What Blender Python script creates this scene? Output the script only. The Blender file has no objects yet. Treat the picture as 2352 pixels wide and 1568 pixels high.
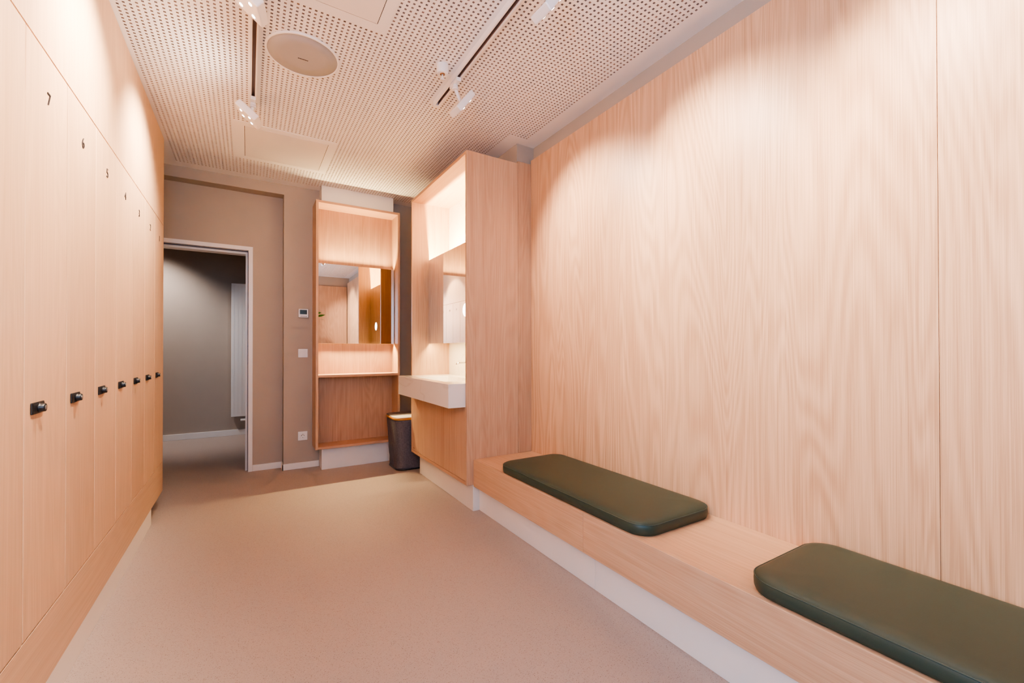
import bpy, bmesh, math, random
from mathutils import Vector, Matrix
random.seed(7)
PI = math.pi
scene = bpy.context.scene
COL = scene.collection

# ------------------------------------------------------------------ helpers
def worldloc(o):
    v = Vector((0, 0, 0))
    while o is not None:
        v += Vector(o.location); o = o.parent
    return v

class MB:
    """collects shapes given in room coordinates; build() links them as one mesh object"""
    def __init__(self):
        self.bm = bmesh.new()
    def _merge(self, tmp, mat=0):
        for f in tmp.faces: f.material_index = mat
        me = bpy.data.meshes.new('tmp'); tmp.to_mesh(me); tmp.free()
        self.bm.from_mesh(me); bpy.data.meshes.remove(me)
    def box(self, x0, x1, y0, y1, z0, z1, bev=0.0, seg=2, mat=0, M=None, smooth=False):
        t = bmesh.new()
        bmesh.ops.create_cube(t, size=1)
        for v in t.verts:
            v.co = Vector(((x0+x1)/2 + v.co.x*(x1-x0), (y0+y1)/2 + v.co.y*(y1-y0), (z0+z1)/2 + v.co.z*(z1-z0)))
        if bev > 0:
            bmesh.ops.bevel(t, geom=list(t.edges), offset=bev, segments=seg, profile=0.5, affect='EDGES')
        if M is not None: bmesh.ops.transform(t, matrix=M, verts=t.verts)
        if smooth:
            for f in t.faces: f.smooth = True
        self._merge(t, mat); return self
    def cyl(self, p0, p1, r0, r1=None, seg=24, mat=0, caps=True, smooth=True):
        p0, p1 = Vector(p0), Vector(p1); r1 = r0 if r1 is None else r1
        d = p1-p0; L = d.length
        t = bmesh.new()
        bmesh.ops.create_cone(t, cap_ends=caps, cap_tris=False, segments=seg, radius1=r0, radius2=r1, depth=L)
        M = Matrix.Translation((p0+p1)/2) @ d.to_track_quat('Z', 'Y').to_matrix().to_4x4()
        bmesh.ops.transform(t, matrix=M, verts=t.verts)
        for f in t.faces: f.smooth = smooth and len(f.verts) == 4
        self._merge(t, mat); return self
    def lathe(self, prof, axis_o=(0, 0, 0), seg=48, mat=0, M=None):
        t = bmesh.new(); rings = []
        for r, z in prof:
            if r < 1e-6: rings.append([t.verts.new((0, 0, z))])
            else: rings.append([t.verts.new((r*math.cos(2*PI*k/seg), r*math.sin(2*PI*k/seg), z)) for k in range(seg)])
        for a, b in zip(rings, rings[1:]):
            for k in range(seg):
                k2 = (k+1) % seg
                if len(a) == 1 and len(b) == 1: continue
                if len(a) == 1: f = t.faces.new((a[0], b[k], b[k2]))
                elif len(b) == 1: f = t.faces.new((a[k], b[0], a[k2]))
                else: f = t.faces.new((a[k], b[k], b[k2], a[k2]))
                f.smooth = True
        if M is not None: bmesh.ops.transform(t, matrix=M, verts=t.verts)
        bmesh.ops.translate(t, vec=Vector(axis_o), verts=t.verts)
        bmesh.ops.recalc_face_normals(t, faces=t.faces)
        self._merge(t, mat); return self
    def rings(self, rings, cap0=True, cap1=True, mat=0, smooth=True):
        t = bmesh.new(); vs = [[t.verts.new(p) for p in r] for r in rings]
        for a, b in zip(vs, vs[1:]):
            n = len(a)
            for k in range(n):
                f = t.faces.new((a[k], a[(k+1) % n], b[(k+1) % n], b[k])); f.smooth = smooth
        if cap0: t.faces.new(list(reversed(vs[0])))
        if cap1:
            f = t.faces.new(vs[-1]); f.smooth = smooth
        bmesh.ops.recalc_face_normals(t, faces=t.faces)
        self._merge(t, mat); return self
    def tube(self, pts, r, closed=False, seg=8, mat=0):
        pts = [Vector(p) for p in pts]; n = len(pts); rings = []
        for i, p in enumerate(pts):
            a = pts[i-1] if (i > 0 or closed) else p
            b = pts[(i+1) % n] if (i < n-1 or closed) else p
            d = (b-a).normalized()
            u = d.cross(Vector((0, 0, 1)))
            if u.length < 1e-4: u = d.cross(Vector((1, 0, 0)))
            u.normalize(); w = u.cross(d)
            rings.append([p + r*(math.cos(2*PI*k/seg)*u + math.sin(2*PI*k/seg)*w) for k in range(seg)])
        if closed: rings.append(rings[0])
        return self.rings(rings, cap0=not closed, cap1=not closed, mat=mat)
    def quad(self, a, b, c, d, mat=0):
        t = bmesh.new(); t.faces.new([t.verts.new(p) for p in (a, b, c, d)]); self._merge(t, mat); return self
    def build(self, name, mats, parent=None, local=False):
        if not isinstance(mats, (list, tuple)): mats = [mats]
        me = bpy.data.meshes.new(name)
        if parent is not None and not local:
            bmesh.ops.translate(self.bm, vec=-worldloc(parent), verts=self.bm.verts)
        self.bm.to_mesh(me); self.bm.free()
        for m in mats: me.materials.append(m)
        o = bpy.data.objects.new(name, me); COL.objects.link(o)
        if parent is not None: o.parent = parent
        return o

def thing(name, label, cat, loc, group=None):
    o = bpy.data.objects.new(name, None); COL.objects.link(o)
    o.location = loc; o['label'] = label; o['category'] = cat
    o.empty_display_size = 0.1
    if group: o['group'] = group
    return o

def struct(o, label=None):
    o['kind'] = 'structure'
    if label: o['label'] = label
    return o

# ------------------------------------------------------------------ materials
def newmat(name):
    m = bpy.data.materials.new(name); m.use_nodes = True
    nt = m.node_tree; b = nt.nodes['Principled BSDF']
    return m, nt, b

def N(nt, typ, **kw):
    n = nt.nodes.new(typ)
    for k, v in kw.items(): setattr(n, k, v)
    return n

def plain(name, col, rough=0.5, metal=0.0, var=0.03, vscale=6.0, spec=0.5, bump=0.0, bscale=200.0):
    m, nt, b = newmat(name)
    tc = N(nt, 'ShaderNodeTexCoord'); no = N(nt, 'ShaderNodeTexNoise')
    no.inputs['Scale'].default_value = vscale; no.inputs['Detail'].default_value = 3
    nt.links.new(tc.outputs['Object'], no.inputs['Vector'])
    cr = N(nt, 'ShaderNodeValToRGB')
    cr.color_ramp.elements[0].position = 0.3; cr.color_ramp.elements[1].position = 0.7
    cr.color_ramp.elements[0].color = [c*(1-var) for c in col]+[1]
    cr.color_ramp.elements[1].color = [min(1, c*(1+var)) for c in col]+[1]
    nt.links.new(no.outputs['Fac'], cr.inputs['Fac']); nt.links.new(cr.outputs['Color'], b.inputs['Base Color'])
    b.inputs['Roughness'].default_value = rough; b.inputs['Metallic'].default_value = metal
    b.inputs['Specular IOR Level'].default_value = spec
    if bump > 0:
        n2 = N(nt, 'ShaderNodeTexNoise'); n2.inputs['Scale'].default_value = bscale; n2.inputs['Detail'].default_value = 4
        bp = N(nt, 'ShaderNodeBump'); bp.inputs['Strength'].default_value = bump; bp.inputs['Distance'].default_value = 0.002
        nt.links.new(tc.outputs['Object'], n2.inputs['Vector']); nt.links.new(n2.outputs['Fac'], bp.inputs['Height'])
        nt.links.new(bp.outputs['Normal'], b.inputs['Normal'])
    return m

def wood(name, light, dark, axis='z', rough=0.42, contrast=1.0, figure=1.0, plank=0.0):
    """oak veneer: fine pores, streaks and slow cathedral figure along one axis"""
    m, nt, b = newmat(name); L = nt.links
    tc = N(nt, 'ShaderNodeTexCoord'); oi = N(nt, 'ShaderNodeObjectInfo')
    mul = N(nt, 'ShaderNodeVectorMath', operation='SCALE'); mul.inputs['Scale'].default_value = 7.3
    cmb = N(nt, 'ShaderNodeCombineXYZ')
    for k in 'XYZ': L.new(oi.outputs['Random'], cmb.inputs[k])
    L.new(cmb.outputs[0], mul.inputs[0])
    add = N(nt, 'ShaderNodeVectorMath', operation='ADD')
    L.new(tc.outputs['Object'], add.inputs[0]); L.new(mul.outputs[0], add.inputs[1])
    def mapped(across, along):
        mp = N(nt, 'ShaderNodeMapping')
        s = [across]*3; s['xyz'.index(axis)] = along
        mp.inputs['Scale'].default_value = s
        L.new(add.outputs[0], mp.inputs['Vector']); return mp.outputs[0]
    def noise(vec, det=4, rough_=0.6, dist=0.0):
        n = N(nt, 'ShaderNodeTexNoise'); n.inputs['Scale'].default_value = 1.0
        n.inputs['Detail'].default_value = det; n.inputs['Roughness'].default_value = rough_
        n.inputs['Distortion'].default_value = dist
        L.new(vec, n.inputs['Vector']); return n.outputs['Fac']
    # slow figure: bands of a stretched noise field
    fig = noise(mapped(3.2, 0.30), 2, 0.5, 0.35)
    sn = N(nt, 'ShaderNodeMath', operation='MULTIPLY'); sn.inputs[1].default_value = 190.0
    L.new(fig, sn.inputs[0])
    si = N(nt, 'ShaderNodeMath', operation='SINE'); L.new(sn.outputs[0], si.inputs[0])
    fine = noise(mapped(270, 1.6), 3, 0.8)
    mid = noise(mapped(24, 0.4), 3, 0.62)
    pore = noise(mapped(520, 7.0), 2, 0.5)
    slow = noise(mapped(1.6, 0.25), 1, 0.5)
    def mad(a, k, c):
        n = N(nt, 'ShaderNodeMath', operation='MULTIPLY_ADD'); L.new(a, n.inputs[0]); n.inputs[1].default_value = k
        if isinstance(c, float): n.inputs[2].default_value = c
        else: L.new(c, n.inputs[2])
        return n.outputs[0]
    v = mad(si.outputs[0], 0.055*figure, 0.5)
    c0 = mad(fine, 1.15, v); c1 = mad(mid, 0.35, c0); c2 = mad(slow, 0.35, c1); c3 = mad(pore, 0.35, c2)
    off = N(nt, 'ShaderNodeMath', operation='SUBTRACT'); L.new(c3, off.inputs[0]); off.inputs[1].default_value = 1.60
    sc = N(nt, 'ShaderNodeMath', operation='MULTIPLY_ADD'); L.new(off.outputs[0], sc.inputs[0])
    sc.inputs[1].default_value = 1.5*contrast; sc.inputs[2].default_value = 0.5-0.5*1.5*contrast*0.0; sc.use_clamp = True
    # small tone shift from board to board of the veneer, and from object to object
    cr = N(nt, 'ShaderNodeValToRGB')
    cr.color_ramp.elements[0].position = 0.05; cr.color_ramp.elements[1].position = 0.95
    cr.color_ramp.elements[0].color = list(dark)+[1]; cr.color_ramp.elements[1].color = list(light)+[1]
    L.new(sc.outputs[0], cr.inputs['Fac'])
    hv = N(nt, 'ShaderNodeHueSaturation')
    rr = N(nt, 'ShaderNodeMapRange'); rr.inputs['To Min'].default_value = 0.96; rr.inputs['To Max'].default_value = 1.04
    L.new(oi.outputs['Random'], rr.inputs['Value']); L.new(rr.outputs[0], hv.inputs['Value'])
    L.new(cr.outputs['Color'], hv.inputs['Color']); L.new(hv.outputs['Color'], b.inputs['Base Color'])
    b.inputs['Roughness'].default_value = rough; b.inputs['Specular IOR Level'].default_value = 0.35
    bp = N(nt, 'ShaderNodeBump'); bp.inputs['Strength'].default_value = 0.08; bp.inputs['Distance'].default_value = 0.001
    L.new(fine, bp.inputs['Height']); L.new(bp.outputs['Normal'], b.inputs['Normal'])
    return m

OAK_L, OAK_D = (0.73, 0.472, 0.298), (0.48, 0.272, 0.152)
W_DOOR = wood('oak_vertical', (0.71, 0.485, 0.32), (0.53, 0.335, 0.205), 'z', contrast=0.9)
W_BASE = wood('oak_horizontal', (0.72, 0.50, 0.335), (0.54, 0.35, 0.22), 'y', contrast=0.9)
W_WALL = wood('oak_wall_panel', OAK_L, OAK_D, 'z', contrast=1.0, figure=1.9)
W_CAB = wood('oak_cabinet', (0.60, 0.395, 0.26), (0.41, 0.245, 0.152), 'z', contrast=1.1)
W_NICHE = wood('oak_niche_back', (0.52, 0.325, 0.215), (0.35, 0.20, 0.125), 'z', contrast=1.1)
W_CABH = wood('oak_cabinet_cross', (0.60, 0.365, 0.24), (0.42, 0.23, 0.14), 'x', contrast=0.8)
W_CABY = wood('oak_cabinet_long', (0.60, 0.365, 0.24), (0.42, 0.23, 0.14), 'y', contrast=0.8)
W_BENCH = wood('oak_bench', (0.68, 0.45, 0.29), (0.48, 0.285, 0.165), 'y', contrast=0.85)

TAUPE = plain('taupe_paint', (0.41, 0.35, 0.295), 0.75, var=0.015, bump=0.05, bscale=350)
WHITE = plain('white_lacquer', (0.80, 0.77, 0.74), 0.35, var=0.01)
WHITE_P = plain('white_plinth', (0.76, 0.71, 0.66), 0.45, var=0.01)
CARC = plain('locker_carcass', (0.20, 0.155, 0.155), 0.6, var=0.01)
WHITE_PL = plain('white_plastic', (0.82, 0.80, 0.80), 0.3, var=0.01)
CEIL = plain('ceiling_board', (0.88, 0.855, 0.84), 0.8, var=0.01)
FLEECE = plain('ceiling_hole_backing', (0.17, 0.125, 0.11), 0.9)
HOLE = plain('ceiling_hole_edge', (0.42, 0.33, 0.28), 0.9)
BLACK = plain('black_plastic', (0.012, 0.012, 0.014), 0.35)
DARK = plain('dark_gap', (0.03, 0.02, 0.016), 0.8)
CHROME = plain('chrome', (0.82, 0.82, 0.84), 0.12, metal=1.0, var=0.0)
STEEL = plain('brushed_steel', (0.62, 0.62, 0.64), 0.3, metal=1.0, var=0.02)
MIRROR = plain('mirror_glass', (0.90, 0.89, 0.86), 0.0, metal=1.0, var=0.0)
ALU = plain('track_slot', (0.34, 0.25, 0.22), 0.5, metal=0.3)
SPK = plain('speaker_grille', (0.34, 0.325, 0.335), 0.6, var=0.01, bump=0.1, bscale=900)
NUMB = plain('number_grey', (0.06, 0.055, 0.06), 0.4, metal=0.5)
SCREEN = plain('lcd_screen', (0.02, 0.035, 0.035), 0.15)
GREY_D = plain('button_grey', (0.12, 0.10, 0.12), 0.5)
RADI = plain('radiator_enamel', (0.82, 0.80, 0.78), 0.4, var=0.01)
FABRIC = plain('hamper_fabric', (0.090, 0.088, 0.108), 0.65, var=0.25, vscale=90, bump=0.4, bscale=60)
LIDW = plain('hamper_lid_white', (0.70, 0.66, 0.62), 0.6)
LIDG = plain('hamper_lid_grey', (0.13, 0.11, 0.11), 0.7, var=0.1, vscale=80)
BAMBOO = wood('bamboo_rim', (0.55, 0.27, 0.07), (0.42, 0.18, 0.04), 'x', contrast=0.6)
LEATHER = plain('green_leather', (0.028, 0.049, 0.036), 0.42, var=0.05, vscale=3, bump=0.12, bscale=420, spec=0.45)
PIPING = plain('green_piping', (0.030, 0.060, 0.048), 0.4)
HATCH = plain('hatch_panel', (0.83, 0.79, 0.76), 0.28, var=0.01)
LEAF = plain('leaf_green', (0.05, 0.16, 0.025), 0.4, var=0.2)
POT = plain('plant_pot', (0.35, 0.32, 0.30), 0.6)
SOIL = plain('potting_soil', (0.03, 0.02, 0.014), 0.95)

def glow(name, col, strength):
    m, nt, b = newmat(name)
    b.inputs['Emission Color'].default_value = (*col, 1); b.inputs['Emission Strength'].default_value = strength
    b.inputs['Base Color'].default_value = (0.9, 0.9, 0.9, 1)
    return m
LED = glow('led_warm', (1.0, 0.80, 0.58), 30)
LEDSPOT = glow('led_spot', (1.0, 0.93, 0.85), 14)
DISC = glow('mirror_disc_light', (1.0, 0.93, 0.84), 7)

def floor_mat(name, base, speck, amount, rough):
    m, nt, b = newmat(name); L = nt.links
    tc = N(nt, 'ShaderNodeTexCoord')
    no = N(nt, 'ShaderNodeTexNoise'); no.inputs['Scale'].default_value = 260; no.inputs['Detail'].default_value = 3
    L.new(tc.outputs['Object'], no.inputs['Vector'])
    cr = N(nt, 'ShaderNodeValToRGB'); cr.color_ramp.elements[0].position = 0.3; cr.color_ramp.elements[1].position = 0.7
    cr.color_ramp.elements[0].color = [c*0.95 for c in base]+[1]; cr.color_ramp.elements[1].color = [c*1.05 for c in base]+[1]
    L.new(no.outputs['Fac'], cr.inputs['Fac'])
    col = cr.outputs['Color']
    for scale, thr, fac, tint in ((190, 0.36, amount, speck), (290, 0.38, amount*0.8, speck), (200, 0.3, amount*0.35, [min(1, c*1.5) for c in base])):
        vo = N(nt, 'ShaderNodeTexVoronoi'); vo.inputs['Scale'].default_value = scale
        L.new(tc.outputs['Object'], vo.inputs['Vector'])
        lt = N(nt, 'ShaderNodeMapRange'); lt.inputs['From Min'].default_value = thr; lt.inputs['From Max'].default_value = thr*0.55
        L.new(vo.outputs['Distance'], lt.inputs['Value'])
        sp = N(nt, 'ShaderNodeSeparateColor'); L.new(vo.outputs['Color'], sp.inputs['Color'])
        gt = N(nt, 'ShaderNodeMapRange'); gt.inputs['From Min'].default_value = 0.45; gt.inputs['From Max'].default_value = 1.0
        L.new(sp.outputs[0], gt.inputs['Value'])
        mu = N(nt, 'ShaderNodeMath', operation='MULTIPLY'); L.new(lt.outputs[0], mu.inputs[0]); L.new(gt.outputs[0], mu.inputs[1])
        m2 = N(nt, 'ShaderNodeMath', operation='MULTIPLY'); L.new(mu.outputs[0], m2.inputs[0]); m2.inputs[1].default_value = fac
        mx = N(nt, 'ShaderNodeMix', data_type='RGBA'); L.new(m2.outputs[0], mx.inputs[0]); L.new(col, mx.inputs[6])
        mx.inputs[7].default_value = (*tint, 1); col = mx.outputs[2]
    L.new(col, b.inputs['Base Color'])
    b.inputs['Roughness'].default_value = rough; b.inputs['Specular IOR Level'].default_value = 0.4
    return m
FLOOR = floor_mat('speckled_vinyl', (0.400, 0.333, 0.298), (0.13, 0.096, 0.08), 0.8, 0.5)

def marble(name):
    m, nt, b = newmat(name); L = nt.links
    tc = N(nt, 'ShaderNodeTexCoord')
    mp = N(nt, 'ShaderNodeMapping'); mp.inputs['Rotation'].default_value = (0.9, 0.3, 0.2); mp.inputs['Scale'].default_value = (1.0, 1.0, 1.6)
    L.new(tc.outputs['Object'], mp.inputs['Vector'])
    no = N(nt, 'ShaderNodeTexNoise'); no.inputs['Scale'].default_value = 1.1; no.inputs['Detail'].default_value = 4; no.inputs['Distortion'].default_value = 0.5
    L.new(mp.outputs[0], no.inputs['Vector'])
    su = N(nt, 'ShaderNodeMath', operation='SUBTRACT'); L.new(no.outputs['Fac'], su.inputs[0]); su.inputs[1].default_value = 0.5
    ab = N(nt, 'ShaderNodeMath', operation='ABSOLUTE'); L.new(su.outputs[0], ab.inputs[0])
    cr = N(nt, 'ShaderNodeValToRGB'); e = cr.color_ramp.elements
    e[0].position = 0.0; e[0].color = (0.70, 0.66, 0.635, 1); e[1].position = 0.011; e[1].color = (0.78, 0.745, 0.72, 1)
    L.new(ab.outputs[0], cr.inputs['Fac']); L.new(cr.outputs['Color'], b.inputs['Base Color'])
    b.inputs['Roughness'].default_value = 0.22
    return m
MARBLE = marble('white_marble')

def glass_mat():
    m, nt, b = newmat('window_glass')
    b.inputs['Transmission Weight'].default_value = 1.0; b.inputs['Roughness'].default_value = 0.0; b.inputs['IOR'].default_value = 1.1
    return m
GLASS = glass_mat()

# ------------------------------------------------------------------ dimensions
ZC = 2.592
XL = -0.511            # locker fronts
XW = 1.815             # painted right wall
XP = 1.775             # oak wall panels
YR = -0.95             # rear wall (behind the camera)
YF = 4.405             # far wall
YN = 4.528             # recessed part of the far wall with the doorway

# ------------------------------------------------------------------ room shell
struct(MB().box(-2.6, XW+0.1, YR-0.12, 6.70, -0.06, 0.0).build('floor', FLOOR), 'speckled beige vinyl floor running on into the hall')

def ceiling():
    px, py = 0.0239, 0.02385
    xs = [-0.500]; cols = []; k = 0
    cx = 1.6888
    while cx > -0.488: cols.append(cx); cx -= px
    cols.reverse()
    rows = []; y = 1.1389
    while y - py > YR+0.1: y -= py
    while y < 4.300: rows.append(y); y += py
    hw = 0.0050
    X = [-1.06]; colof = {}
    for c in cols:
        colof[len(X)] = c; X += [c-hw, c+hw]
    X.append(XW+0.02)
    Y = [YR-0.02]; rowof = {}
    for r in rows:
        rowof[len(Y)] = r; Y += [r-hw, r+hw]
    Y.append(YN+0.02)
    def hole(cx, cy):
        if cy > 2.552 and cx > 1.550: return False
        for (a, b_, c, d) in ((-0.078, 0.553, 1.425, 2.060), (-0.080, 0.550, 3.330, 3.962)):
            if a-0.004 < cx < b_+0.004 and c-0.004 < cy < d+0.004: return False
        if abs(cx-0.024) < 0.020 and cy < 3.03: return False
        if abs(cx-0.965) < 0.024 and cy < 2.48: return False
        return True
    nx, ny = len(X), len(Y)
    verts = [(x, yy, ZC) for yy in Y for x in X]
    faces, mi = [], []
    D = 0.0125
    for j in range(ny-1):
        r = rowof.get(j)
        for i in range(nx-1):
            a, b_, c, d = j*nx+i, j*nx+i+1, (j+1)*nx+i+1, (j+1)*nx+i
            if r is not None and i in colof and hole(colof[i], r):
                n0 = len(verts)
                for q in (a, b_, c, d): verts.append((verts[q][0], verts[q][1], ZC+D))
                e = (n0, n0+1, n0+2, n0+3); f = (a, b_, c, d)
                for t in range(4):
                    u = (t+1) % 4
                    faces.append((f[t], f[u], e[u], e[t])); mi.append(1)
                faces.append((e[3], e[2], e[1], e[0])); mi.append(2)
            else:
                faces.append((d, c, b_, a)); mi.append(0)
    me = bpy.data.meshes.new('ceiling'); me.from_pydata(verts, [], faces)
    for m in (CEIL, HOLE, FLEECE): me.materials.append(m)
    me.polygons.foreach_set('material_index', mi); me.update()
    o = bpy.data.objects.new('ceiling', me); COL.objects.link(o)
    return struct(o, 'white ceiling of square-perforated acoustic board')
ceiling()
struct(MB().box(-2.6, XW+0.3, YR-0.15, 6.75, ZC+0.05, ZC+0.15).build('ceiling_slab', TAUPE))
struct(MB().box(-2.45, 1.75, YN+0.16, 6.56, 2.50, 2.56).build('ceiling_hall', CEIL))

# right wall: painted, thicker behind the washbasin cabinet
struct(MB().box(XW, XW+0.1, YR-0.1, 2.645, 0, ZC+0.02).box(1.667, XW+0.1, 2.645, YN+0.1, 0, ZC+0.02).build('wall_right', TAUPE))
w = MB(); w.box(XP, XW-0.001, 0.4315, 2.622, 0.345, 2.481, bev=0.0006, seg=1); struct(w.build('wall_right_panel', W_WALL), 'wide oak veneer wall panel above the bench')
w = MB(); w.box(XP, XW-0.001, YR+0.03, 0.4303, 0.345, 2.481, bev=0.0006, seg=1); struct(w.build('wall_right_panel', W_WALL), 'oak veneer wall panel nearest the camera')
# left wall (behind the lockers)
w = MB(); LY0, LY1, LZ0, LZ1 = -0.80, 0.28, 0.70, 2.30
w.box(-1.16, -1.06, LY1, YN+0.02, 0, ZC+0.02).box(-1.16, -1.06, YR-0.1, LY0, 0, ZC+0.02).box(-1.16, -1.06, LY0, LY1, 0, LZ0).box(-1.16, -1.06, LY0, LY1, LZ1, ZC+0.02)
struct(w.build('wall_left', TAUPE))
wf = MB()
for a in ((LY0, LY1, LZ0, LZ0+0.05), (LY0, LY1, LZ1-0.05, LZ1), (LY0, LY0+0.05, LZ0, LZ1), (LY1-0.05, LY1, LZ0, LZ1)):
    wf.box(-1.14, -1.08, a[0]+0.001, a[1]-0.001, a[2]+0.001, a[3]-0.001)
win2 = struct(wf.build('window_2', WHITE))
MB().box(-1.113, -1.107, LY0+0.05, LY1-0.05, LZ0+0.05, LZ1-0.05).build('window_pane', GLASS, win2)
# far wall: recess with the doorway on the left, flush part with the make-up unit on the right
w = MB()
w.box(0.277, 1.70, YF, YN+0.15, 0, ZC+0.02)             # flush part
w.box(-1.08, 0.277, YF, YN+0.15, 2.50, ZC+0.02)         # beam over the recess
w.box(0.012, 0.277, YN, YN+0.15, 0, 2.50)               # right of the doorway
w.box(-0.952, 0.012, YN, YN+0.15, 2.000, 2.50)          # above the doorway
w.box(-1.08, -0.952, YN, YN+0.15, 0, 2.50)
struct(w.build('wall_far', TAUPE), 'taupe far wall with a shallow recess around the doorway')
# rear wall, behind the camera: oak panel, beam and a window
w = MB()
WX0, WX1, WZ0, WZ1 = -0.95, 0.72, 0.95, 2.35
w.box(-1.10, WX0, YR-0.12, YR, 0, ZC+0.02); w.box(WX1, XW+0.05, YR-0.12, YR, 0, ZC+0.02)
w.box(WX0, WX1, YR-0.12, YR, 0, WZ0); w.box(WX0, WX1, YR-0.12, YR, WZ1, ZC+0.02)
struct(w.build('wall_rear', TAUPE))
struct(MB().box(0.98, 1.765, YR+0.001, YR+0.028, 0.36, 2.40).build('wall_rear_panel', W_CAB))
wf = MB()
for a in ((WX0, WX1, WZ0, WZ0+0.05), (WX0, WX1, WZ1-0.05, WZ1), (WX0, WX0+0.05, WZ0, WZ1), (WX1-0.05, WX1, WZ0, WZ1), (-0.04, 0.0, WZ0, WZ1)):
    wf.box(a[0]+0.001, a[1]-0.001, YR-0.10, YR-0.03, a[2]+0.001, a[3]-0.001)
win = struct(wf.build('window_1', WHITE))
MB().box(WX0+0.05, WX1-0.05, YR-0.07, YR-0.064, WZ0+0.05, WZ1-0.05).build('window_pane', GLASS, win)

# hall behind the doorway
struct(MB().box(-2.5, 1.85, 6.56, 6.66, 0, 2.6).build('wall_hall', TAUPE))
struct(MB().box(-2.55, -2.45, YN+0.15, 6.6, 0, 2.6).build('wall_hall_left', TAUPE))
struct(MB().box(1.75, 1.85, YN+0.15, 6.6, 0, 2.6).build('wall_hall_right', TAUPE))
struct(MB().box(-2.5, -1.08, YN+0.05, YN+0.15, 0, 2.6).build('wall_hall_near', TAUPE))

# baseboards
def bb(name, x0, x1, y0, y1, h=0.058):
    return struct(MB().box(x0, x1, y0, y1, 0.0, h, bev=0.003, seg=2).build(name, WHITE))
w = MB(); w.box(0.038, 0.277, YN-0.012, YN-0.001, 0, 0.056, bev=0.002, seg=1); w.box(0.265, 0.2765, YF-0.012, YN-0.012, 0, 0.056, bev=0.002, seg=1)
w.box(0.265, 0.5715, YF-0.012, YF-0.001, 0, 0.056, bev=0.002, seg=1)
struct(w.build('baseboard_far', WHITE), 'low white baseboard between doorway and make-up unit')
bb('baseboard_far_right', 1.23, 1.665, YF-0.012, YF-0.001, 0.056)
bb('baseboard_hall', -2.44, 1.74, 6.546, 6.559, 0.073)

# doorway frame
JX = 0.004
d = MB()
d.box(JX, 0.037, YN-0.012, YN-0.0005, 0, 2.016)                 # architrave right
d.box(-0.9398, JX-0.0002, YN-0.012, YN-0.0005, 1.982, 2.016)         # architrave top
d.box(-0.975, -0.94, YN-0.012, YN-0.0005, 0, 2.016, bev=0.002, seg=1)
d.box(JX, 0.0115, YN-0.0004, YN+0.15, 0, 1.999); d.box(-0.951, -0.94, YN-0.0005, YN+0.15, 0, 1.999)
d.box(-0.9398, JX-0.0002, YN-0.0004, YN+0.15, 1.982, 1.999)
d.box(JX-0.022, JX, YN+0.052, YN+0.15, 0, 1.982); d.box(-0.9397, JX-0.0222, YN+0.052, YN+0.149, 1.958, 1.9818)   # stop
fr = struct(d.build('door_1', WHITE), 'white steel door frame of the open doorway')
g = MB(); g.box(JX-0.006, JX-0.0005, YN+0.030, YN+0.051, 0, 1.976); g.box(-0.93, JX-0.006, YN+0.030, YN+0.051, 1.976, 1.9815)
g.build('door_seal', GREY_D, fr)

# ------------------------------------------------------------------ lockers
Y0, MODW, NLOCK = 3.868, 0.3145, 11
ZD0, ZD1 = 0.306, 1.969
YEND = Y0 - NLOCK*MODW
surround = thing('locker_surround', 'tall oak surround of the numbered lockers with plain upper panel and white plinth', 'locker surround', (-0.76, 2.1, 0))
MB().box(XL-0.02, XL, YEND, 3.8665, 1.973, ZC-0.002, bev=0.0008, seg=1).build('upper_panel', W_DOOR, surround)
MB().box(XL-0.02, XL, YEND, 3.8665, 0.099, 0.302, bev=0.0008, seg=1).build('base_panel', W_BASE, surround)
MB().box(-1.05, XL, 3.868, 3.888, 0.099, ZC-0.002, bev=0.0008, seg=1).build('end_panel', W_DOOR, surround)
MB().box(-1.05, XL, YEND-0.02, YEND-0.001, 0.099, ZC-0.002, bev=0.0008, seg=1).build('end_panel', W_DOOR, surround)
MB().box(-1.0, XL-0.0005, YEND, 3.472, 0.0, 0.0985, bev=0.001, seg=1).build('plinth', WHITE_P, surround)
MB().box(-1.05, XL-0.022, YEND, 3.866, 0.1, 0.118).build('bottom_board', W_BASE, surround)

def digit_mesh(txt):
    cu = bpy.data.curves.new('n', 'FONT'); cu.body = txt; cu.size = 0.056; cu.extrude = 0.0012; cu.offset = -0.0009
    cu.align_x = 'CENTER'; cu.align_y = 'CENTER'
    o = bpy.data.objects.new('n', cu); COL.objects.link(o)
    dg = bpy.context.evaluated_depsgraph_get(); dg.update()
    me = bpy.data.meshes.new_from_object(o.evaluated_get(dg)); bpy.data.objects.remove(o)
    me.materials.clear(); me.materials.append(NUMB)
    return me

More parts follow.
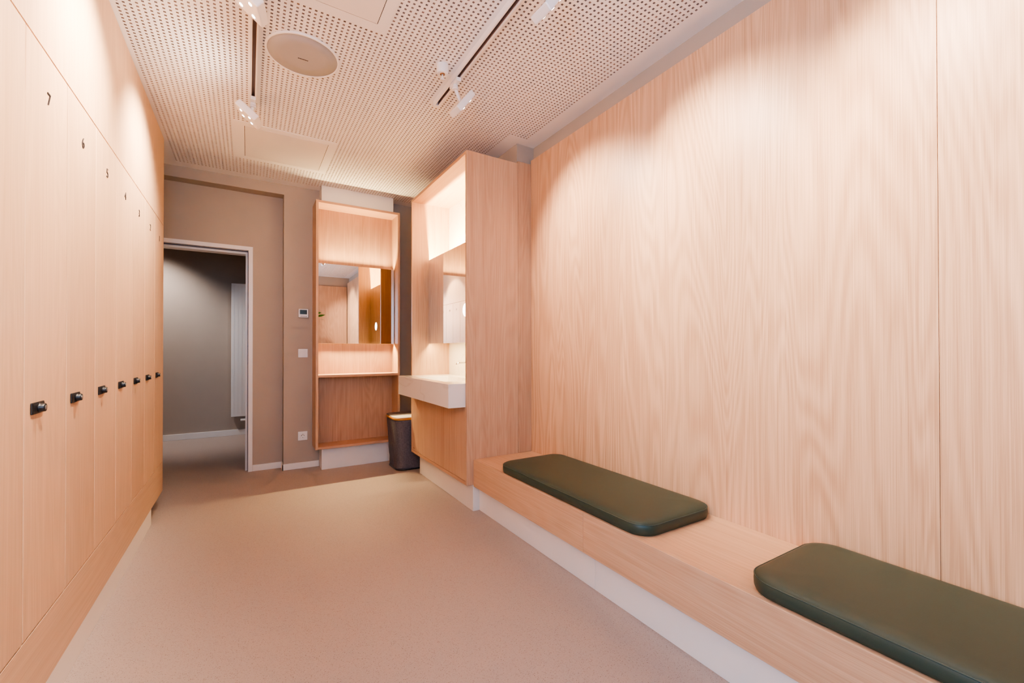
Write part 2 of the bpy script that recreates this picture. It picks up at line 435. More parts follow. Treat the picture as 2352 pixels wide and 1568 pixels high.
ZK = 0.927
def lock_mesh(yc):
    b = MB(); b.box(XL+0.0005, XL+0.0045, yc-0.0425, yc+0.0425, ZK-0.0165, ZK+0.0165, bev=0.0019, seg=3)
    b.box(XL+0.0045, XL+0.0056, yc-0.039, yc+0.039, ZK-0.013, ZK+0.013, bev=0.0005, seg=1)
    return b
words_pos = {1: 'at the far end of the row', 11: 'behind the camera end of the row'}
for i in range(1, NLOCK+1):
    y1 = Y0-(i-1)*MODW; y0 = Y0-i*MODW
    t = thing('locker', f'tall oak locker numbered {i} with black lock plate', 'locker', (-0.76, (y0+y1)/2, 0.12), 'numbered oak lockers')
    yc = (y0+y1)/2
    gp = 0.0027
    c = MB(); c.box(-1.04, XL-0.021, y0+0.001, y0+0.012, 0.12, 1.97); c.box(-1.04, XL-0.021, y1-0.012, y1-0.001, 0.12, 1.97)
    c.box(-1.04, -1.03, y0+0.012, y1-0.012, 0.12, 1.97)
    c.build('carcass', CARC, t)
    MB().box(XL-0.019, XL, y0+gp, y1-gp, ZD0, ZD1, bev=0.0012, seg=1).build('door', W_DOOR, t)
    yk = y0+0.081
    lk = lock_mesh(yk).build('lock', BLACK, t)
    kb = MB(); kb.lathe([(0.0, 0.0), (0.0145, 0.0), (0.0125, 0.003), (0.0117, 0.006), (0.0117, 0.0125), (0.0105, 0.0138), (0.0, 0.0138)], seg=28,
                        M=Matrix.Rotation(PI/2, 4, 'Y'), axis_o=(XL+0.0055, yk, ZK))
    kb.build('knob', BLACK, lk)
    MB().cyl((XL+0.0193, yk, ZK), (XL+0.0199, yk, ZK), 0.0066, seg=20).build('keyhole', STEEL, lk)
    o = bpy.data.objects.new('number', digit_mesh(str(i))); COL.objects.link(o); o.parent = t
    o.location = Vector((XL+0.0014, yc-0.003, 1.838)) - worldloc(t)
    o.rotation_euler = (PI/2, 0, PI/2)

# ------------------------------------------------------------------ bench and cushions
ZB = 0.348; XB = 1.30; YBE = 2.6165
bench = thing('bench', 'long low oak bench along the panelled wall on a white plinth', 'bench', (1.55, 0.9, 0))
MB().box(XB+0.0202, XP-0.001, YR+0.03, YBE, 0.330, ZB, bev=0.0004, seg=1).build('bench_top', W_BENCH, bench)
MB().box(XB, XB+0.02, 1.5025, YBE, 0.168, ZB, bev=0.0022, seg=3).build('front_panel', W_BENCH, bench)
MB().box(XB, XB+0.02, YR+0.03, 1.5015, 0.168, ZB, bev=0.0022, seg=3).build('front_panel', W_BENCH, bench)
MB().box(XB+0.02, XP-0.001, YR+0.03, YBE, 0.168, 0.186).build('bottom_board', W_BENCH, bench)
pl = MB(); pl.box(1.345, 1.36, 1.4745, 2.6165, 0, 0.1675, bev=0.001, seg=1); pl.box(1.345, 1.36, YR+0.03, 1.4735, 0, 0.1675, bev=0.001, seg=1)
pl.build('plinth', WHITE, bench)

def rrect(x0, x1, y0, y1, r, z, inset=0.0, n=10):
    x0 += inset; x1 -= inset; y0 += inset; y1 -= inset; r = max(0.012, r-inset)
    out = []
    def edge(a, b, m=8):
        for k in range(1, m): out.append((a[0]+(b[0]-a[0])*k/m, a[1]+(b[1]-a[1])*k/m, z))
    cs = [((x1-r, y1-r), 0), ((x0+r, y1-r), PI/2), ((x0+r, y0+r), PI), ((x1-r, y0+r), 1.5*PI)]
    for q, ((cx, cy), a0) in enumerate(cs):
        for k in range(n+1):
            a = a0 + k*PI/2/n; out.append((cx+r*math.cos(a), cy+r*math.sin(a), z))
        nc, na = cs[(q+1) % 4]
        edge(out[-1], (nc[0]+r*math.cos(na), nc[1]+r*math.sin(na)), 14 if q % 2 else 20)
    return out
def cushion(label, y0, y1):
    x0, x1, r = 1.308, 1.772, 0.088
    t = thing('bench_cushion', label, 'cushion', ((x0+x1)/2, (y0+y1)/2, ZB))
    prof = [(0.010, 0.0005), (0.004, 0.004), (0.0, 0.014), (-0.001, 0.028), (0.0, 0.040), (0.0025, 0.0445), (0.004, 0.0475),
            (0.010, 0.0525), (0.020, 0.0565), (0.036, 0.0595), (0.060, 0.0615), (0.10, 0.0630), (0.15, 0.0640), (0.20, 0.0645)]
    rg = [rrect(x0, x1, y0, y1, r, ZB+z, ins) for ins, z in prof]
    MB().rings(rg).build('pad', LEATHER, t)
    MB().tube(rrect(x0, x1, y0, y1, r, ZB+0.0455, 0.0012), 0.0021, closed=True, seg=8).build('piping', PIPING, t)
    return t
cushion('dark green leather bench cushion lying next to the washbasin cabinet', 1.157, 2.300)
cushion('dark green leather bench cushion lying nearest the camera', -0.375, 0.768)

# ------------------------------------------------------------------ washbasin cabinet
X0, YA, YZ = 1.25, 2.617, 3.762
sink = thing('washbasin_cabinet', 'tall open oak cabinet around the marble washbasin', 'cabinet', (1.45, 3.19, 0))
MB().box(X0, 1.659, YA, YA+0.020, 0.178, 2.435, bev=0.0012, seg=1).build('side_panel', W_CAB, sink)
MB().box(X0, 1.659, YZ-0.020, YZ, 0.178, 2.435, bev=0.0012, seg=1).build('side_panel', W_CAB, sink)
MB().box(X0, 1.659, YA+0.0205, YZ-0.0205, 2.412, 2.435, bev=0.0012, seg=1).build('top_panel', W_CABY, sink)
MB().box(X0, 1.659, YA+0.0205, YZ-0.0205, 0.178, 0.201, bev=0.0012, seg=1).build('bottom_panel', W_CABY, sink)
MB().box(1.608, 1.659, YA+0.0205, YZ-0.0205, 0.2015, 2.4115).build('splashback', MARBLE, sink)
dr = MB().box(X0+0.001, X0+0.020, YA+0.0225, YZ-0.0225, 0.2045, 0.700, bev=0.001, seg=1).build('door', W_CAB, sink)
mk = MB()
for q in range(3): mk.box(X0+0.0004, X0+0.0009, 3.700-0.011*q, 3.708-0.011*q, 0.2205, 0.2265)
mk.build('maker_mark', plain('mark_brown', (0.22, 0.10, 0.055), 0.6), dr)
MB().box(1.298, 1.64, YA+0.001, 3.672, 0, 0.1775, bev=0.001, seg=1).build('plinth', WHITE_P, sink)
MB().box(1.661, XP-0.001, YA+0.0005, YA+0.0205, ZB+0.0005, 2.452, bev=0.001, seg=1).build('filler_strip', W_CAB, sink)

# basin block
def basin():
    x0, x1, y0, y1, z0, z1 = 1.128, 1.607, YA+0.021, YZ-0.021, 0.703, 0.862
    bx0, bx1, by0, by1, zb = 1.205, 1.500, y0+0.23, y1-0.23, 0.762
    t = bmesh.new()
    V = lambda p: t.verts.new(p)
    o0 = [V(p) for p in ((x0, y0, z0), (x1, y0, z0), (x1, y1, z0), (x0, y1, z0))]
    o1 = [V(p) for p in ((x0, y0, z1), (x1, y0, z1), (x1, y1, z1), (x0, y1, z1))]
    i1 = [V(p) for p in ((bx0, by0, z1), (bx1, by0, z1), (bx1, by1, z1), (bx0, by1, z1))]
    s = 0.025
    i0 = [V(p) for p in ((bx0+s, by0+s, zb), (bx1-s, by0+s, zb), (bx1-s, by1-s, zb), (bx0+s, by1-s, zb))]
    t.faces.new(list(reversed(o0)))
    for k in range(4):
        n = (k+1) % 4
        t.faces.new((o0[k], o0[n], o1[n], o1[k])); t.faces.new((o1[k], o1[n], i1[n], i1[k])); t.faces.new((i1[k], i1[n], i0[n], i0[k]))
    t.faces.new(i0)
    bmesh.ops.recalc_face_normals(t, faces=t.faces)
    ed = [e for e in t.edges if not (e.verts[0] in o0 and e.verts[1] in o0)]
    bmesh.ops.bevel(t, geom=ed, offset=0.0025, segments=2, profile=0.5, affect='EDGES')
    b = MB(); b._merge(t)
    r = thing('washbasin', 'thick white marble washbasin block jutting out of the oak cabinet', 'washbasin', (1.37, 3.19, 0.703))
    b.build('basin', MARBLE, r)
    MB().lathe([(0, 0.004), (0.019, 0.004), (0.023, 0.0005)], axis_o=(1.352, 3.19, 0.7625), seg=28).build('drain', CHROME, r)
basin()
fa = thing('wall_faucet', 'slim chrome wall faucet above the marble washbasin', 'faucet', (1.605, 3.10, 0.985))
f = MB(); f.tube([(1.604, 3.10, 0.985), (1.50, 3.10, 0.985), (1.41, 3.10, 0.984), (1.400, 3.10, 0.982), (1.396, 3.10, 0.972)], 0.0085, seg=14)
f.build('spout', CHROME, fa)
MB().lathe([(0, 0), (0.026, 0), (0.026, 0.006), (0, 0.006)], M=Matrix.Rotation(-PI/2, 4, 'Y'), axis_o=(1.6075, 3.10, 0.985), seg=32).build('rosette', CHROME, fa)
hd = MB(); hd.cyl((1.6075, 2.98, 0.985), (1.565, 2.98, 0.985), 0.019); hd.tube([(1.575, 2.98, 1.000), (1.560, 2.98, 1.04)], 0.005); hd.build('lever', CHROME, fa)

# mirror cabinet over the basin
mc = thing('mirror_cabinet', 'mirror-fronted box with light strips above the marble washbasin', 'mirror', (1.5, 3.19, 1.14))
MX, MY0, MY1, MZ0, MZ1 = 1.400, YA+0.030, YZ-0.028, 1.144, 1.903
MB().box(MX+0.026, 1.607, MY0, MY1, MZ0+0.020, MZ1-0.112).build('carcass', WHITE, mc)
MB().box(MX, MX+0.005, MY0, MY1, MZ0, MZ1, bev=0.0006, seg=1).build('mirror', MIRROR, mc)
MB().box(MX+0.0052, MX+0.012, MY0+0.004, MY1-0.004, MZ0+0.0005, MZ1-0.0005).build('mirror_frame', STEEL, mc)
for za in (MZ1-0.122, MZ0+0.022):
    MB().box(MX+0.0125, MX+0.0255, MY0+0.01, MY1-0.01, za, za+0.008).build('light_strip', WHITE, mc)
MB().lathe([(0, 0.0012), (0.049, 0.0012), (0.051, 0.0002)], M=Matrix.Rotation(-PI/2, 4, 'Y'), axis_o=(MX, 2.948, 1.391), seg=48).build('round_light', DISC, mc)

# ------------------------------------------------------------------ make-up niche on the far wall
VX0, VX1, VY, VZ0, VZ1 = 0.514, 1.270, 4.165, 0.201, 2.430
va = thing('makeup_unit', 'open oak make-up niche with shelf on the far wall', 'cabinet', (0.89, 4.29, 0))
T = 0.021
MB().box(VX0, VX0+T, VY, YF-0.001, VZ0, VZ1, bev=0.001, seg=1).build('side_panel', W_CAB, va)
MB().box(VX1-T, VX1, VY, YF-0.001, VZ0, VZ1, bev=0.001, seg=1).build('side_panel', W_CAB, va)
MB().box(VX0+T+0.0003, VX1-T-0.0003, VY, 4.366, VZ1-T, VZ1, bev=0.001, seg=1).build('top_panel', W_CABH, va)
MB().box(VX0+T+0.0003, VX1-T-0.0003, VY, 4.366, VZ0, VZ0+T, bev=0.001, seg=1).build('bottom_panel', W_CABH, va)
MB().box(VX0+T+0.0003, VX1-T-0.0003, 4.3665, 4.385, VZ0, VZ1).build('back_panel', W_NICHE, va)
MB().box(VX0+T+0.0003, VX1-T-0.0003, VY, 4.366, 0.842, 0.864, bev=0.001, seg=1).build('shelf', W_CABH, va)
MB().box(0.574, 1.226, 4.242, YF-0.001, 0, VZ0-0.0005, bev=0.001, seg=1).build('plinth', WHITE, va)
MB().box(0.570, 1.226, 4.240, YF-0.001, VZ1+0.0005, ZC-0.001, bev=0.001, seg=1).build('fascia', WHITE, va)
vm = thing('niche_mirror', 'wide mirror with hidden lights inside the make-up niche', 'mirror', (0.89, 4.30, 1.149))
NX0, NX1, NZ0, NZ1, NY = 0.545, 1.2445, 1.149, 1.888, 4.280
MB().box(NX0, NX1, NY, NY+0.005, NZ0, NZ1, bev=0.0006, seg=1).build('mirror', MIRROR, vm)
MB().box(NX0+0.003, NX1, NY+0.0052, NY+0.012, NZ0+0.0005, NZ1-0.0005).build('mirror_frame', STEEL, vm)
MB().box(NX0+0.02, NX1-0.012, NY+0.030, 4.3655, NZ0+0.02, NZ1-0.02).build('carcass', WHITE, vm)
for za in (NZ1-0.026, NZ0+0.016):
    MB().box(NX0+0.02, NX1-0.012, NY+0.013, NY+0.029, za, za+0.010).build('light_strip', WHITE, vm)

# ------------------------------------------------------------------ laundry hamper
hp = thing('laundry_hamper', 'grey fabric laundry hamper with bamboo rim in the corner beside the washbasin cabinet', 'laundry hamper', (1.32, 4.0, 0))
def hring(z):
    k = z/0.46
    return rrect(1.148-0.026*k, 1.490+0.02*k, 3.822-0.032*k, 4.145+0.008*k, 0.075, z, 0.0, 12)
rg = []
for q in range(26):
    z = 0.004+0.456*q/25; r = hring(z); rr = []
    for n_, p in enumerate(r):
        a = n_/len(r)*2*PI
        w_ = 0.0022*math.sin(9*a+5*z*6)*math.sin(z*17+3*a)+0.0016*math.sin(23*a+z*31)
        w_ *= min(1, 6*(0.46-z)/0.46+0.2)
        cx, cy = 1.32, 3.985
        rr.append((p[0]+(p[0]-cx)*w_*4, p[1]+(p[1]-cy)*w_*4, z))
    rg.append(rr)
MB().rings(rg).build('body', FABRIC, hp)
MB().rings([rrect(1.142, 1.496, 3.816, 4.150, 0.078, 0.0005, 0, 12), rrect(1.141, 1.497, 3.815, 4.151, 0.078, 0.010, 0, 12)]).build('base_trim', BLACK, hp)
MB().rings([rrect(1.114, 1.516, 3.782, 4.160, 0.078, z, i_, 12) for z, i_ in ((0.4585, 0.003), (0.461, 0), (0.475, 0), (0.4775, 0.003))]).build('rim', BAMBOO, hp)
ow = rrect(1.119, 1.511, 3.787, 4.155, 0.075, 0.479, 0, 12)
YS = 3.952
lw = MB()
tb = bmesh.new(); f_ = tb.faces.new([tb.verts.new(p) for p in ow])
res = bmesh.ops.bisect_plane(tb, geom=list(tb.verts)+list(tb.edges)+list(tb.faces), plane_co=(0, YS, 0), plane_no=(0, 1, 0))
ta = tb.copy()
bmesh.ops.delete(tb, geom=[f for f in tb.faces if f.calc_center_median().y > YS], context='FACES')
bmesh.ops.delete(ta, geom=[f for f in ta.faces if f.calc_center_median().y < YS], context='FACES')
for t_, nm, mt, dz in ((tb, 'lid_front', LIDW, 0.0), (ta, 'lid_back', LIDG, 0.003)):
    ex = bmesh.ops.extrude_face_region(t_, geom=list(t_.faces))
    bmesh.ops.translate(t_, vec=(0, 0, 0.004+dz), verts=[v for v in ex['geom'] if isinstance(v, bmesh.types.BMVert)])
    bmesh.ops.recalc_face_normals(t_, faces=t_.faces)
    b = MB(); b._merge(t_); b.build(nm, mt, hp)

# ------------------------------------------------------------------ wall fittings beside the niche
th = thing('thermostat', 'small white digital thermostat high on the far wall', 'thermostat', (0.4365, YF, 1.4285))
MB().box(0.396, 0.477, YF-0.020, YF-0.0005, 1.389, 1.468, bev=0.003, seg=2).build('housing', WHITE_PL, th)
MB().box(0.406, 0.466, YF-0.0208, YF-0.0202, 1.418, 1.459).build('screen', SCREEN, th)
b = MB()
for q in range(6): b.box(0.412+0.0095*q, 0.4185+0.0095*q, YF-0.0212, YF-0.0202, 1.3975, 1.4035)
b.build('buttons', GREY_D, th)
dgm = MB()
for (gx, segs) in ((0.426, 'abged'), (0.437, 'abcd')):
    S = {'a': (0, 7, 6.2, 7), 'b': (6.2, 7, 3.5, 7), 'c': (6.2, 7, 0, 3.5), 'd': (0, 7, 0, 0.8), 'e': (0, 0.8, 0, 3.5), 'f': (0, 0.8, 3.5, 7), 'g': (0, 7, 3.1, 3.9)}
    for s_ in segs:
        a_ = S[s_]; dgm.box(gx+a_[0]*0.001, gx+a_[1]*0.001, YF-0.0211, YF-0.0209, 1.431+a_[2]*0.0018, 1.431+a_[3]*0.0018)
dgm.build('display_digits', plain('lcd_dark', (0.006, 0.01, 0.012), 0.3), th)
sw = thing('light_switch', 'square white light switch below the thermostat', 'light switch', (0.434, YF, 1.06))
MB().box(0.394, 0.474, YF-0.009, YF-0.0005, 1.020, 1.099, bev=0.003, seg=2).build('frame', WHITE_PL, sw)
MB().box(0.408, 0.460, YF-0.0125, YF-0.0085, 1.033, 1.086, bev=0.0015, seg=2, M=Matrix.Translation((0, YF-0.01, 1.06)) @ Matrix.Rotation(0.05, 4, 'X') @ Matrix.Translation((0, -YF+0.01, -1.06))).build('rocker', WHITE_PL, sw)
so = thing('power_socket', 'white power socket near the floor on the far wall', 'socket', (0.434, YF, 0.297))
s_ = MB(); s_.box(0.394, 0.474, YF-0.009, YF-0.0005, 0.257, 0.338, bev=0.003, seg=2); s_.box(0.408, 0.460, YF-0.0115, YF-0.0088, 0.271, 0.324, bev=0.001, seg=1)
s_.build('frame', WHITE_PL, so)
MB().lathe([(0.0, 0.001), (0.0185, 0.001), (0.0195, 0.0022), (0.0215, 0.0025), (0.022, 0.0)], M=Matrix.Rotation(PI/2, 4, 'X'), axis_o=(0.434, YF-0.0112, 0.2975), seg=36).build('insert', WHITE_PL, so)
h_ = MB()
for dx in (-0.0095, 0.0095): h_.cyl((0.434+dx, YF-0.0126, 0.3005), (0.434+dx, YF-0.0129, 0.3005), 0.0032, seg=14)
h_.cyl((0.434, YF-0.0126, 0.2835), (0.434, YF-0.0129, 0.2835), 0.0026, seg=12); h_.box(0.429, 0.439, YF-0.0130, YF-0.0126, 0.3105, 0.3130)
h_.build('contact_holes', BLACK, so)

# ------------------------------------------------------------------ hall radiator
ra = thing('radiator', 'tall white panel radiator on the hall wall beyond the doorway', 'radiator', (0.07, 6.53, 0.242))
MB().box(-0.180, 0.32, 6.500, 6.545, 0.242, 1.937, bev=0.004, seg=2).build('panel', RADI, ra)
g = MB()
for q in range(11): g.box(-0.150+0.042*q, -0.1475+0.042*q, 6.4985, 6.4998, 0.27, 1.91)
g.build('grooves', plain('radiator_groove', (0.70, 0.68, 0.67), 0.5), ra)
v = MB(); v.cyl((-0.078, 6.515, 0.195), (0.10, 6.515, 0.195), 0.0155); v.cyl((0.06, 6.515, 0.195), (0.06, 6.515, 0.243), 0.010); v.build('valve', WHITE, ra)
MB().box(-0.05, 0.2, 6.545, 6.5598, 0.30, 1.65).build('bracket', WHITE, ra)

# ------------------------------------------------------------------ ceiling fittings
def hatch(label, x0, x1, y0, y1, m0=0.054, m1=0.047):
    t = thing('access_hatch', label, 'ceiling hatch', ((x0+x1)/2, (y0+y1)/2, ZC), 'square hatches in the perforated ceiling')
    ix0, ix1, iy0, iy1 = x0+m0, x1-m1, y0+m1, y1-m0
    f = MB(); z0, z1 = ZC-0.003, ZC-0.0004
    f.box(x0, ix0, y0, y1, z0, z1); f.box(ix1, x1, y0, y1, z0, z1); f.box(ix0, ix1, y0, iy0, z0, z1); f.box(ix0, ix1, iy1, y1, z0, z1)
    f.build('frame', CEIL, t)
    MB().box(ix0+0.0001, ix1-0.0001, iy0+0.0001, iy1-0.0001, ZC-0.0008, ZC-0.0003).build('gap', DARK, t)
    MB().box(ix0+0.003, ix1-0.003, iy0+0.003, iy1-0.003, ZC-0.0042, ZC-0.0009, bev=0.001, seg=1).build('panel', HATCH, t)
hatch('square white ceiling hatch at the top edge beside the round speaker', -0.075, 0.553, 1.430, 2.058)
hatch('square glossy ceiling hatch in front of the far wall', -0.078, 0.548, 3.332, 3.960)

sp = thing('ceiling_speaker', 'round grey loudspeaker set into the perforated ceiling', 'speaker', (0.237, 2.418, ZC))
MB().lathe([(0.172, ZC-0.0005), (0.172, ZC-0.006), (0.169, ZC-0.0085), (0.163, ZC-0.0085), (0.161, ZC-0.006)], axis_o=(0.237, 2.418, 0), seg=96).build('rim', CEIL, sp)
MB().lathe([(0.0, ZC-0.0075), (0.10, ZC-0.007), (0.1615, ZC-0.006), (0.1615, ZC-0.001)], axis_o=(0.237, 2.418, 0), seg=96).build('grille', SPK, sp)
b = MB(); xx = 0.2155
for wdt in (0.004, 0.003, 0.0045, 0.003, 0.004, 0.0035, 0.0045, 0.003, 0.004):
    b.box(xx, xx+wdt, 2.4375, 2.4425, ZC-0.0088, ZC-0.0074); xx += wdt+0.0016
b.build('badge', plain('badge_brown', (0.045, 0.028, 0.024), 0.5), sp)

def track(label, xc, y1):
    t = thing('light_track', label, 'light track', (xc, y1, ZC), 'white ceiling light tracks')
    w2, h = 0.0165, 0.032
    m = MB(); z0 = ZC-h
    m.box(xc-w2, xc-0.0085, YR+0.05, y1, z0, ZC-0.0005, bev=0.0008, seg=1); m.box(xc+0.0085, xc+w2, YR+0.05, y1, z0, ZC-0.0005, bev=0.0008, seg=1)
    m.box(xc-0.0085, xc+0.0085, YR+0.05, y1, ZC-0.006, ZC-0.0005); m.box(xc-w2, xc+w2, y1, y1+0.016, z0-0.001, ZC-0.0005, bev=0.001, seg=1)
    m.build('rail', WHITE_PL, t)
    s = MB(); s.box(xc-0.0084, xc+0.0084, YR+0.06, y1-0.001, ZC-0.0075, ZC-0.0062); s.box(xc-0.0084, xc-0.0072, YR+0.06, y1-0.001, z0+0.004, ZC-0.0075); s.box(xc+0.0072, xc+0.0084, YR+0.06, y1-0.001, z0+0.004, ZC-0.0075)
    s.build('slot', ALU, t)
track('white light track on the ceiling running past the round speaker', 0.023, 3.045)
track('white light track on the ceiling parallel to the panelled wall', 0.966, 2.435)

def spot(label, tx, ty, head, yaw, tilt, size, ad=(0.10, 0.026)):
    """adapter in the track, short arm, boxy head with four small LEDs; head faces local -Z"""
    t = thing('spotlight', label, 'spotlight', (tx, ty, ZC-0.033), 'spotlights on the ceiling tracks')
    zt = ZC-0.0325
    MB().box(tx-ad[1]/2, tx+ad[1]/2, ty-ad[0]/2, ty+ad[0]/2, zt-0.020, zt, bev=0.003, seg=2).build('adapter', WHITE_PL, t)
    hv = Vector(head)
    L, Wd, H = size
    M = Matrix.Translation(hv) @ Matrix.Rotation(yaw, 4, 'Z') @ Matrix.Rotation(tilt, 4, 'Y')
    back = M @ Vector((0, 0, H/2))
    a = MB(); a.cyl((tx, ty, zt-0.018), (tx, ty, zt-0.034), 0.015, seg=24)
    mid = Vector((tx, ty, zt-0.036))
    a.cyl(mid, back, 0.009, seg=16); a.cyl(mid+Vector((0, 0, 0.004)), mid-Vector((0, 0, 0.010)), 0.0165, seg=24)
    a.build('arm', WHITE_PL, t)
    hb = MB().box(-Wd/2, Wd/2, -L/2, L/2, -H/2, H/2, bev=0.006, seg=3, M=M)
    hd = hb.build('head', WHITE_PL, t)
    for sx in (-1, 1):
        for sy in (-1, 1):
            p = Vector((sx*Wd*0.22, sy*L*0.27, 0))
            e = MB(); e.cyl(M @ (p+Vector((0, 0, -H/2-0.0002))), M @ (p+Vector((0, 0, -H/2-0.0018))), 0.0068, seg=16); e.build('lens', LEDSPOT, hd)
    return M
spot('white boxy spotlight at the far end of the track by the lockers', 0.023, 2.945, (0.002, 2.945, 2.468), -0.18, 0.70, (0.122, 0.128, 0.040))
spot('white boxy spotlight cut by the top edge between lockers and speaker', 0.023, 1.985, (0.002, 1.985, 2.468), -0.18, 0.70, (0.122, 0.128, 0.040))
spot('white boxy spotlight near the far end of the track along the panelled wall', 0.966, 2.165, (1.018, 2.185, 2.462), 0.05, -0.93, (0.100, 0.152, 0.036))
spot('white boxy spotlight cut by the top edge over the panelled wall', 0.966, 1.300, (1.018, 1.370, 2.462), 0.05, -0.93, (0.100, 0.152, 0.036))

sk = thing('sprinkler', 'small white sprinkler under the ceiling beside the right light track', 'sprinkler', (0.872, 2.118, ZC))
MB().lathe([(0.0, ZC-0.046), (0.012, ZC-0.047), (0.028, ZC-0.050), (0.031, ZC-0.046), (0.031, ZC-0.0005)], axis_o=(0.872, 2.118, 0), seg=40).build('cup', WHITE_PL, sk)
q = MB(); q.lathe([(0.013, ZC-0.0475), (0.012, ZC-0.051), (0.006, ZC-0.051)], axis_o=(0.872, 2.118, 0), seg=24); q.build('socket_ring', plain('brass', (0.25, 0.14, 0.08), 0.4, metal=0.8), sk)
q = MB(); q.cyl((0.872, 2.118, ZC-0.050), (0.872, 2.118, ZC-0.074), 0.0045, seg=14); q.lathe([(0, ZC-0.074), (0.013, ZC-0.075), (0.013, ZC-0.077), (0, ZC-0.078)], axis_o=(0.872, 2.118, 0), seg=24); q.build('nozzle', WHITE_PL, sk)

# ------------------------------------------------------------------ plant behind the camera (shows in the niche mirror)
pt = thing('potted_plant', 'tall leafy green plant whose leaf tips show in the niche mirror', 'plant', (1.02, -0.62, 0))
MB().lathe([(0, 0.001), (0.11, 0.001), (0.14, 0.30), (0.128, 0.30), (0.125, 0.28), (0, 0.28)], axis_o=(1.02, -0.62, 0), seg=40).build('pot', POT, pt)
MB().lathe([(0, 0.285), (0.124, 0.281)], axis_o=(1.02, -0.62, 0), seg=30).build('soil', SOIL, pt)
st = MB(); lf = MB()
for k, (az, hgt, ln) in enumerate(((0.1, 1.70, 0.24), (2.2, 1.62, 0.26), (3.9, 1.52, 0.26), (5.2, 1.78, 0.22), (1.2, 1.40, 0.26), (0.0, 1.58, 0.22), (3.0, 1.30, 0.26), (4.6, 1.22, 0.26))):
    cx, cy = 1.02+0.03*math.cos(az), -0.62+0.03*math.sin(az)
    tip = Vector((1.02+0.07*math.cos(az), -0.62+0.07*math.sin(az), hgt))
    st.tube([(cx, cy, 0.28), (cx, cy, 0.28+(hgt-0.28)*0.6), tip], 0.006)
    dv = Vector((math.cos(az), math.sin(az), 0)); sd = Vector((-math.sin(az), math.cos(az), 0))
    tb = bmesh.new(); L_, R_ = [], []
    for s in range(9):
        u = s/8; wv = 0.042*math.sin(PI*min(1, u*0.97+0.03))**0.8
        c = tip+dv*ln*u*0.9+Vector((0, 0, 0.10*math.sin(u*2.2)))
        L_.append(tb.verts.new(c+sd*wv+Vector((0, 0, 0.012)))); R_.append(tb.verts.new(c-sd*wv+Vector((0, 0, 0.012))))
        if s:
            fa_ = tb.faces.new((L_[-2], L_[-1], R_[-1], R_[-2])); fa_.smooth = True
    lf._merge(tb)
for (ax, az_, dx, dz) in ((1.13, 1.745, 0.17, 0.035), (1.10, 1.80, 0.125, 0.02)):
    tb = bmesh.new(); L_, R_ = [], []
    for q in range(9):
        u = q/8; hw_ = 0.022*math.sin(PI*min(1, 0.05+0.95*u))
        c = Vector((ax+dx*u, -0.62+0.03*u, az_+dz*u))
        L_.append(tb.verts.new(c+Vector((0, 0.01, hw_)))); R_.append(tb.verts.new(c-Vector((0, 0.01, hw_))))
        if q: tb.faces.new((L_[-2], L_[-1], R_[-1], R_[-2])).smooth = True
    lf._merge(tb)
    st.tube([(1.04, -0.62, 1.5), (ax, -0.62, az_)], 0.004)
st.build('stems', LEAF, pt); lf.build('leaves', LEAF, pt)

# ------------------------------------------------------------------ lights
def light(name, typ, loc, energy, col, rot=None, aim=None, **kw):
    l = bpy.data.lights.new(name, typ); l.energy = energy; l.color = col
    for k, v in kw.items(): setattr(l, k, v)
    o = bpy.data.objects.new(name, l); COL.objects.link(o); o.location = loc
    if aim is not None: o.rotation_euler = (Vector(aim)-Vector(loc)).to_track_quat('-Z', 'Y').to_euler()
    elif rot is not None: o.rotation_euler = rot
    return o
WARM = (1.0, 0.82, 0.665)
for y, pw, az_ in ((0.05, 230, 1.88), (1.03, 225, 1.88), (2.02, 195, 2.02), (2.985, 145, 2.02)):
    light('locker_spot', 'SPOT', (-0.03, y, 2.445), pw, WARM, aim=(XL, y+0.08, az_), spot_size=math.radians(98), spot_blend=1.0, shadow_soft_size=0.03)
for y in (-0.25, 0.55, 1.345, 2.175):
    light('wall_spot', 'SPOT', (1.05, y, 2.44), 120, WARM, aim=(XP, y-0.22, 1.66), spot_size=math.radians(82), spot_blend=0.95, shadow_soft_size=0.03)
LEDC = (1.0, 0.74, 0.37)
UP, DOWN = (PI, 0, 0), (0, 0, 0)
light('basin_strip_up', 'AREA', (MX+0.0190, 3.19, MZ1-0.110), 80, LEDC, rot=UP, shape='RECTANGLE', size=0.009, size_y=1.02)
light('basin_strip_down', 'AREA', (MX+0.019, 3.19, MZ0+0.012), 8, LEDC, rot=DOWN, shape='RECTANGLE', size=0.010, size_y=1.02)
light('niche_strip_up', 'AREA', (0.895, NY+0.021, NZ1-0.012), 10, LEDC, rot=(PI+math.radians(22), 0, 0), shape='RECTANGLE', size=0.64, size_y=0.008, spread=math.radians(150))
light('niche_strip_down', 'AREA', (0.895, NY+0.021, NZ0+0.008), 13, LEDC, rot=(-math.radians(34), 0, 0), shape='RECTANGLE', size=0.64, size_y=0.005, spread=math.radians(150))
light('side_window_daylight', 'AREA', (-1.05, -0.26, 1.5), 46, (0.42, 0.66, 1.0), rot=(0, -PI/2, 0), shape='RECTANGLE', size=1.5, size_y=1.0)
light('hall_spot_and_fill', 'SPOT', (-1.12, 6.02, 2.46), 95, (1.0, 0.87, 0.82), aim=(-0.80, 6.56, 0.95), spot_size=math.radians(88), spot_blend=0.9, shadow_soft_size=0.05)
for y, pw in ((1.15, 13), (1.95, 13), (2.75, 9)):  # unseen uplights without fixture, added to brighten the ceiling beside the lockers
    light('added_ceiling_fill', 'SPOT', (-0.06, y-0.1, 2.24), pw, WARM, aim=(-0.44, y-0.1, 2.60), spot_size=math.radians(125), spot_blend=1.0, shadow_soft_size=0.10)
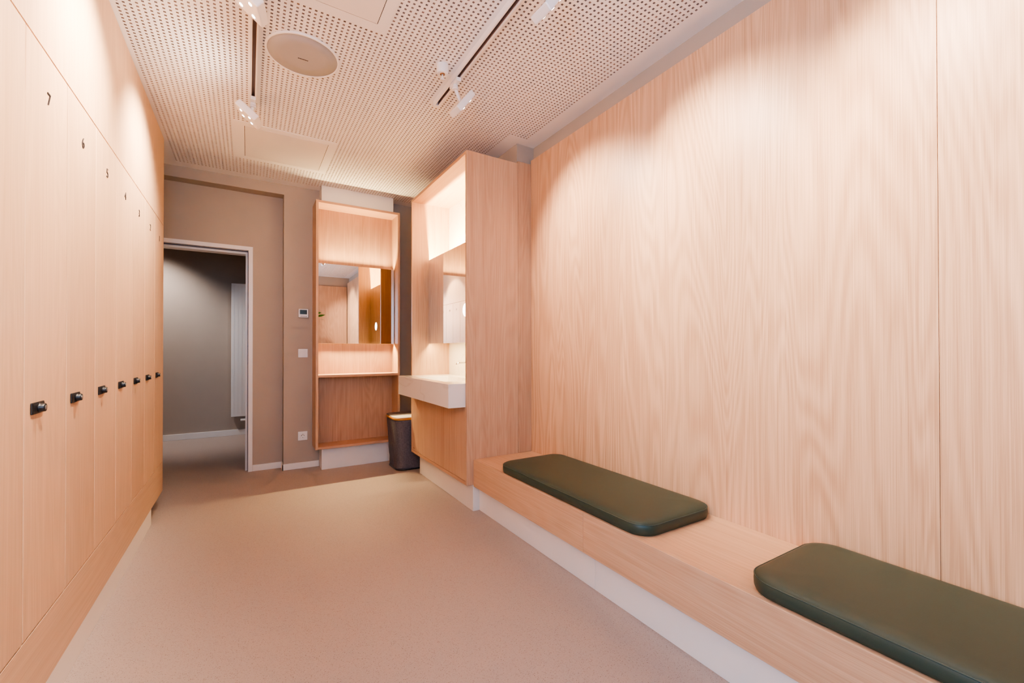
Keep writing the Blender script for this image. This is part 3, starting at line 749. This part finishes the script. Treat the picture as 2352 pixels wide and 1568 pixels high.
light('hall_spot_and_fill', 'SPOT', (0.35, 5.7, 2.46), 16, (1.0, 0.90, 0.86), aim=(0.1, 6.5, 0.7), spot_size=math.radians(80), spot_blend=1.0, shadow_soft_size=0.06)  # weak fill lamp added to lift the radiator, no fixture of its own
light('window_daylight', 'AREA', (-0.12, YR-0.01, 1.65), 22, (0.45, 0.68, 1.0), rot=(PI/2, 0, 0), shape='RECTANGLE', size=1.6, size_y=1.35, spread=math.radians(115))

wd = bpy.data.worlds.new('World'); scene.world = wd; wd.use_nodes = True
bg = wd.node_tree.nodes['Background']; bg.inputs['Color'].default_value = (0.65, 0.78, 1.0, 1); bg.inputs['Strength'].default_value = 0.6

# ------------------------------------------------------------------ camera
f, yaw, pitch, roll, cyo = 987.833, .550794, .0065970, -.0011778, 12.23
fwd = Vector((math.sin(yaw)*math.cos(pitch), math.cos(yaw)*math.cos(pitch), math.sin(pitch)))
rt = Vector((math.cos(yaw), -math.sin(yaw), 0)); up = rt.cross(fwd)
r2 = math.cos(roll)*rt + math.sin(roll)*up; u2 = -math.sin(roll)*rt + math.cos(roll)*up
cam = bpy.data.cameras.new('camera'); co = bpy.data.objects.new('camera', cam); COL.objects.link(co)
M = Matrix((r2, u2, -fwd)).transposed().to_4x4(); M.translation = (0, 0, 1.09)
co.matrix_world = M
cam.sensor_fit = 'HORIZONTAL'; cam.sensor_width = 36; cam.lens = f/2352*36
cam.shift_y = cyo/2352; cam.clip_start = 0.02
scene.camera = co

scene.view_settings.view_transform = 'AgX'
scene.view_settings.look = 'AgX - Medium High Contrast'
scene.view_settings.exposure = 0.4
scene.cycles.max_bounces = 8; scene.cycles.diffuse_bounces = 5; scene.cycles.glossy_bounces = 4; scene.cycles.transmission_bounces = 4
scene.cycles.sample_clamp_indirect = 6; scene.cycles.use_adaptive_sampling = True; scene.cycles.adaptive_threshold = 0.13; scene.cycles.adaptive_min_samples = 20
scene.cycles.caustics_reflective = False; scene.cycles.caustics_refractive = False
scene.cycles.use_denoising = True
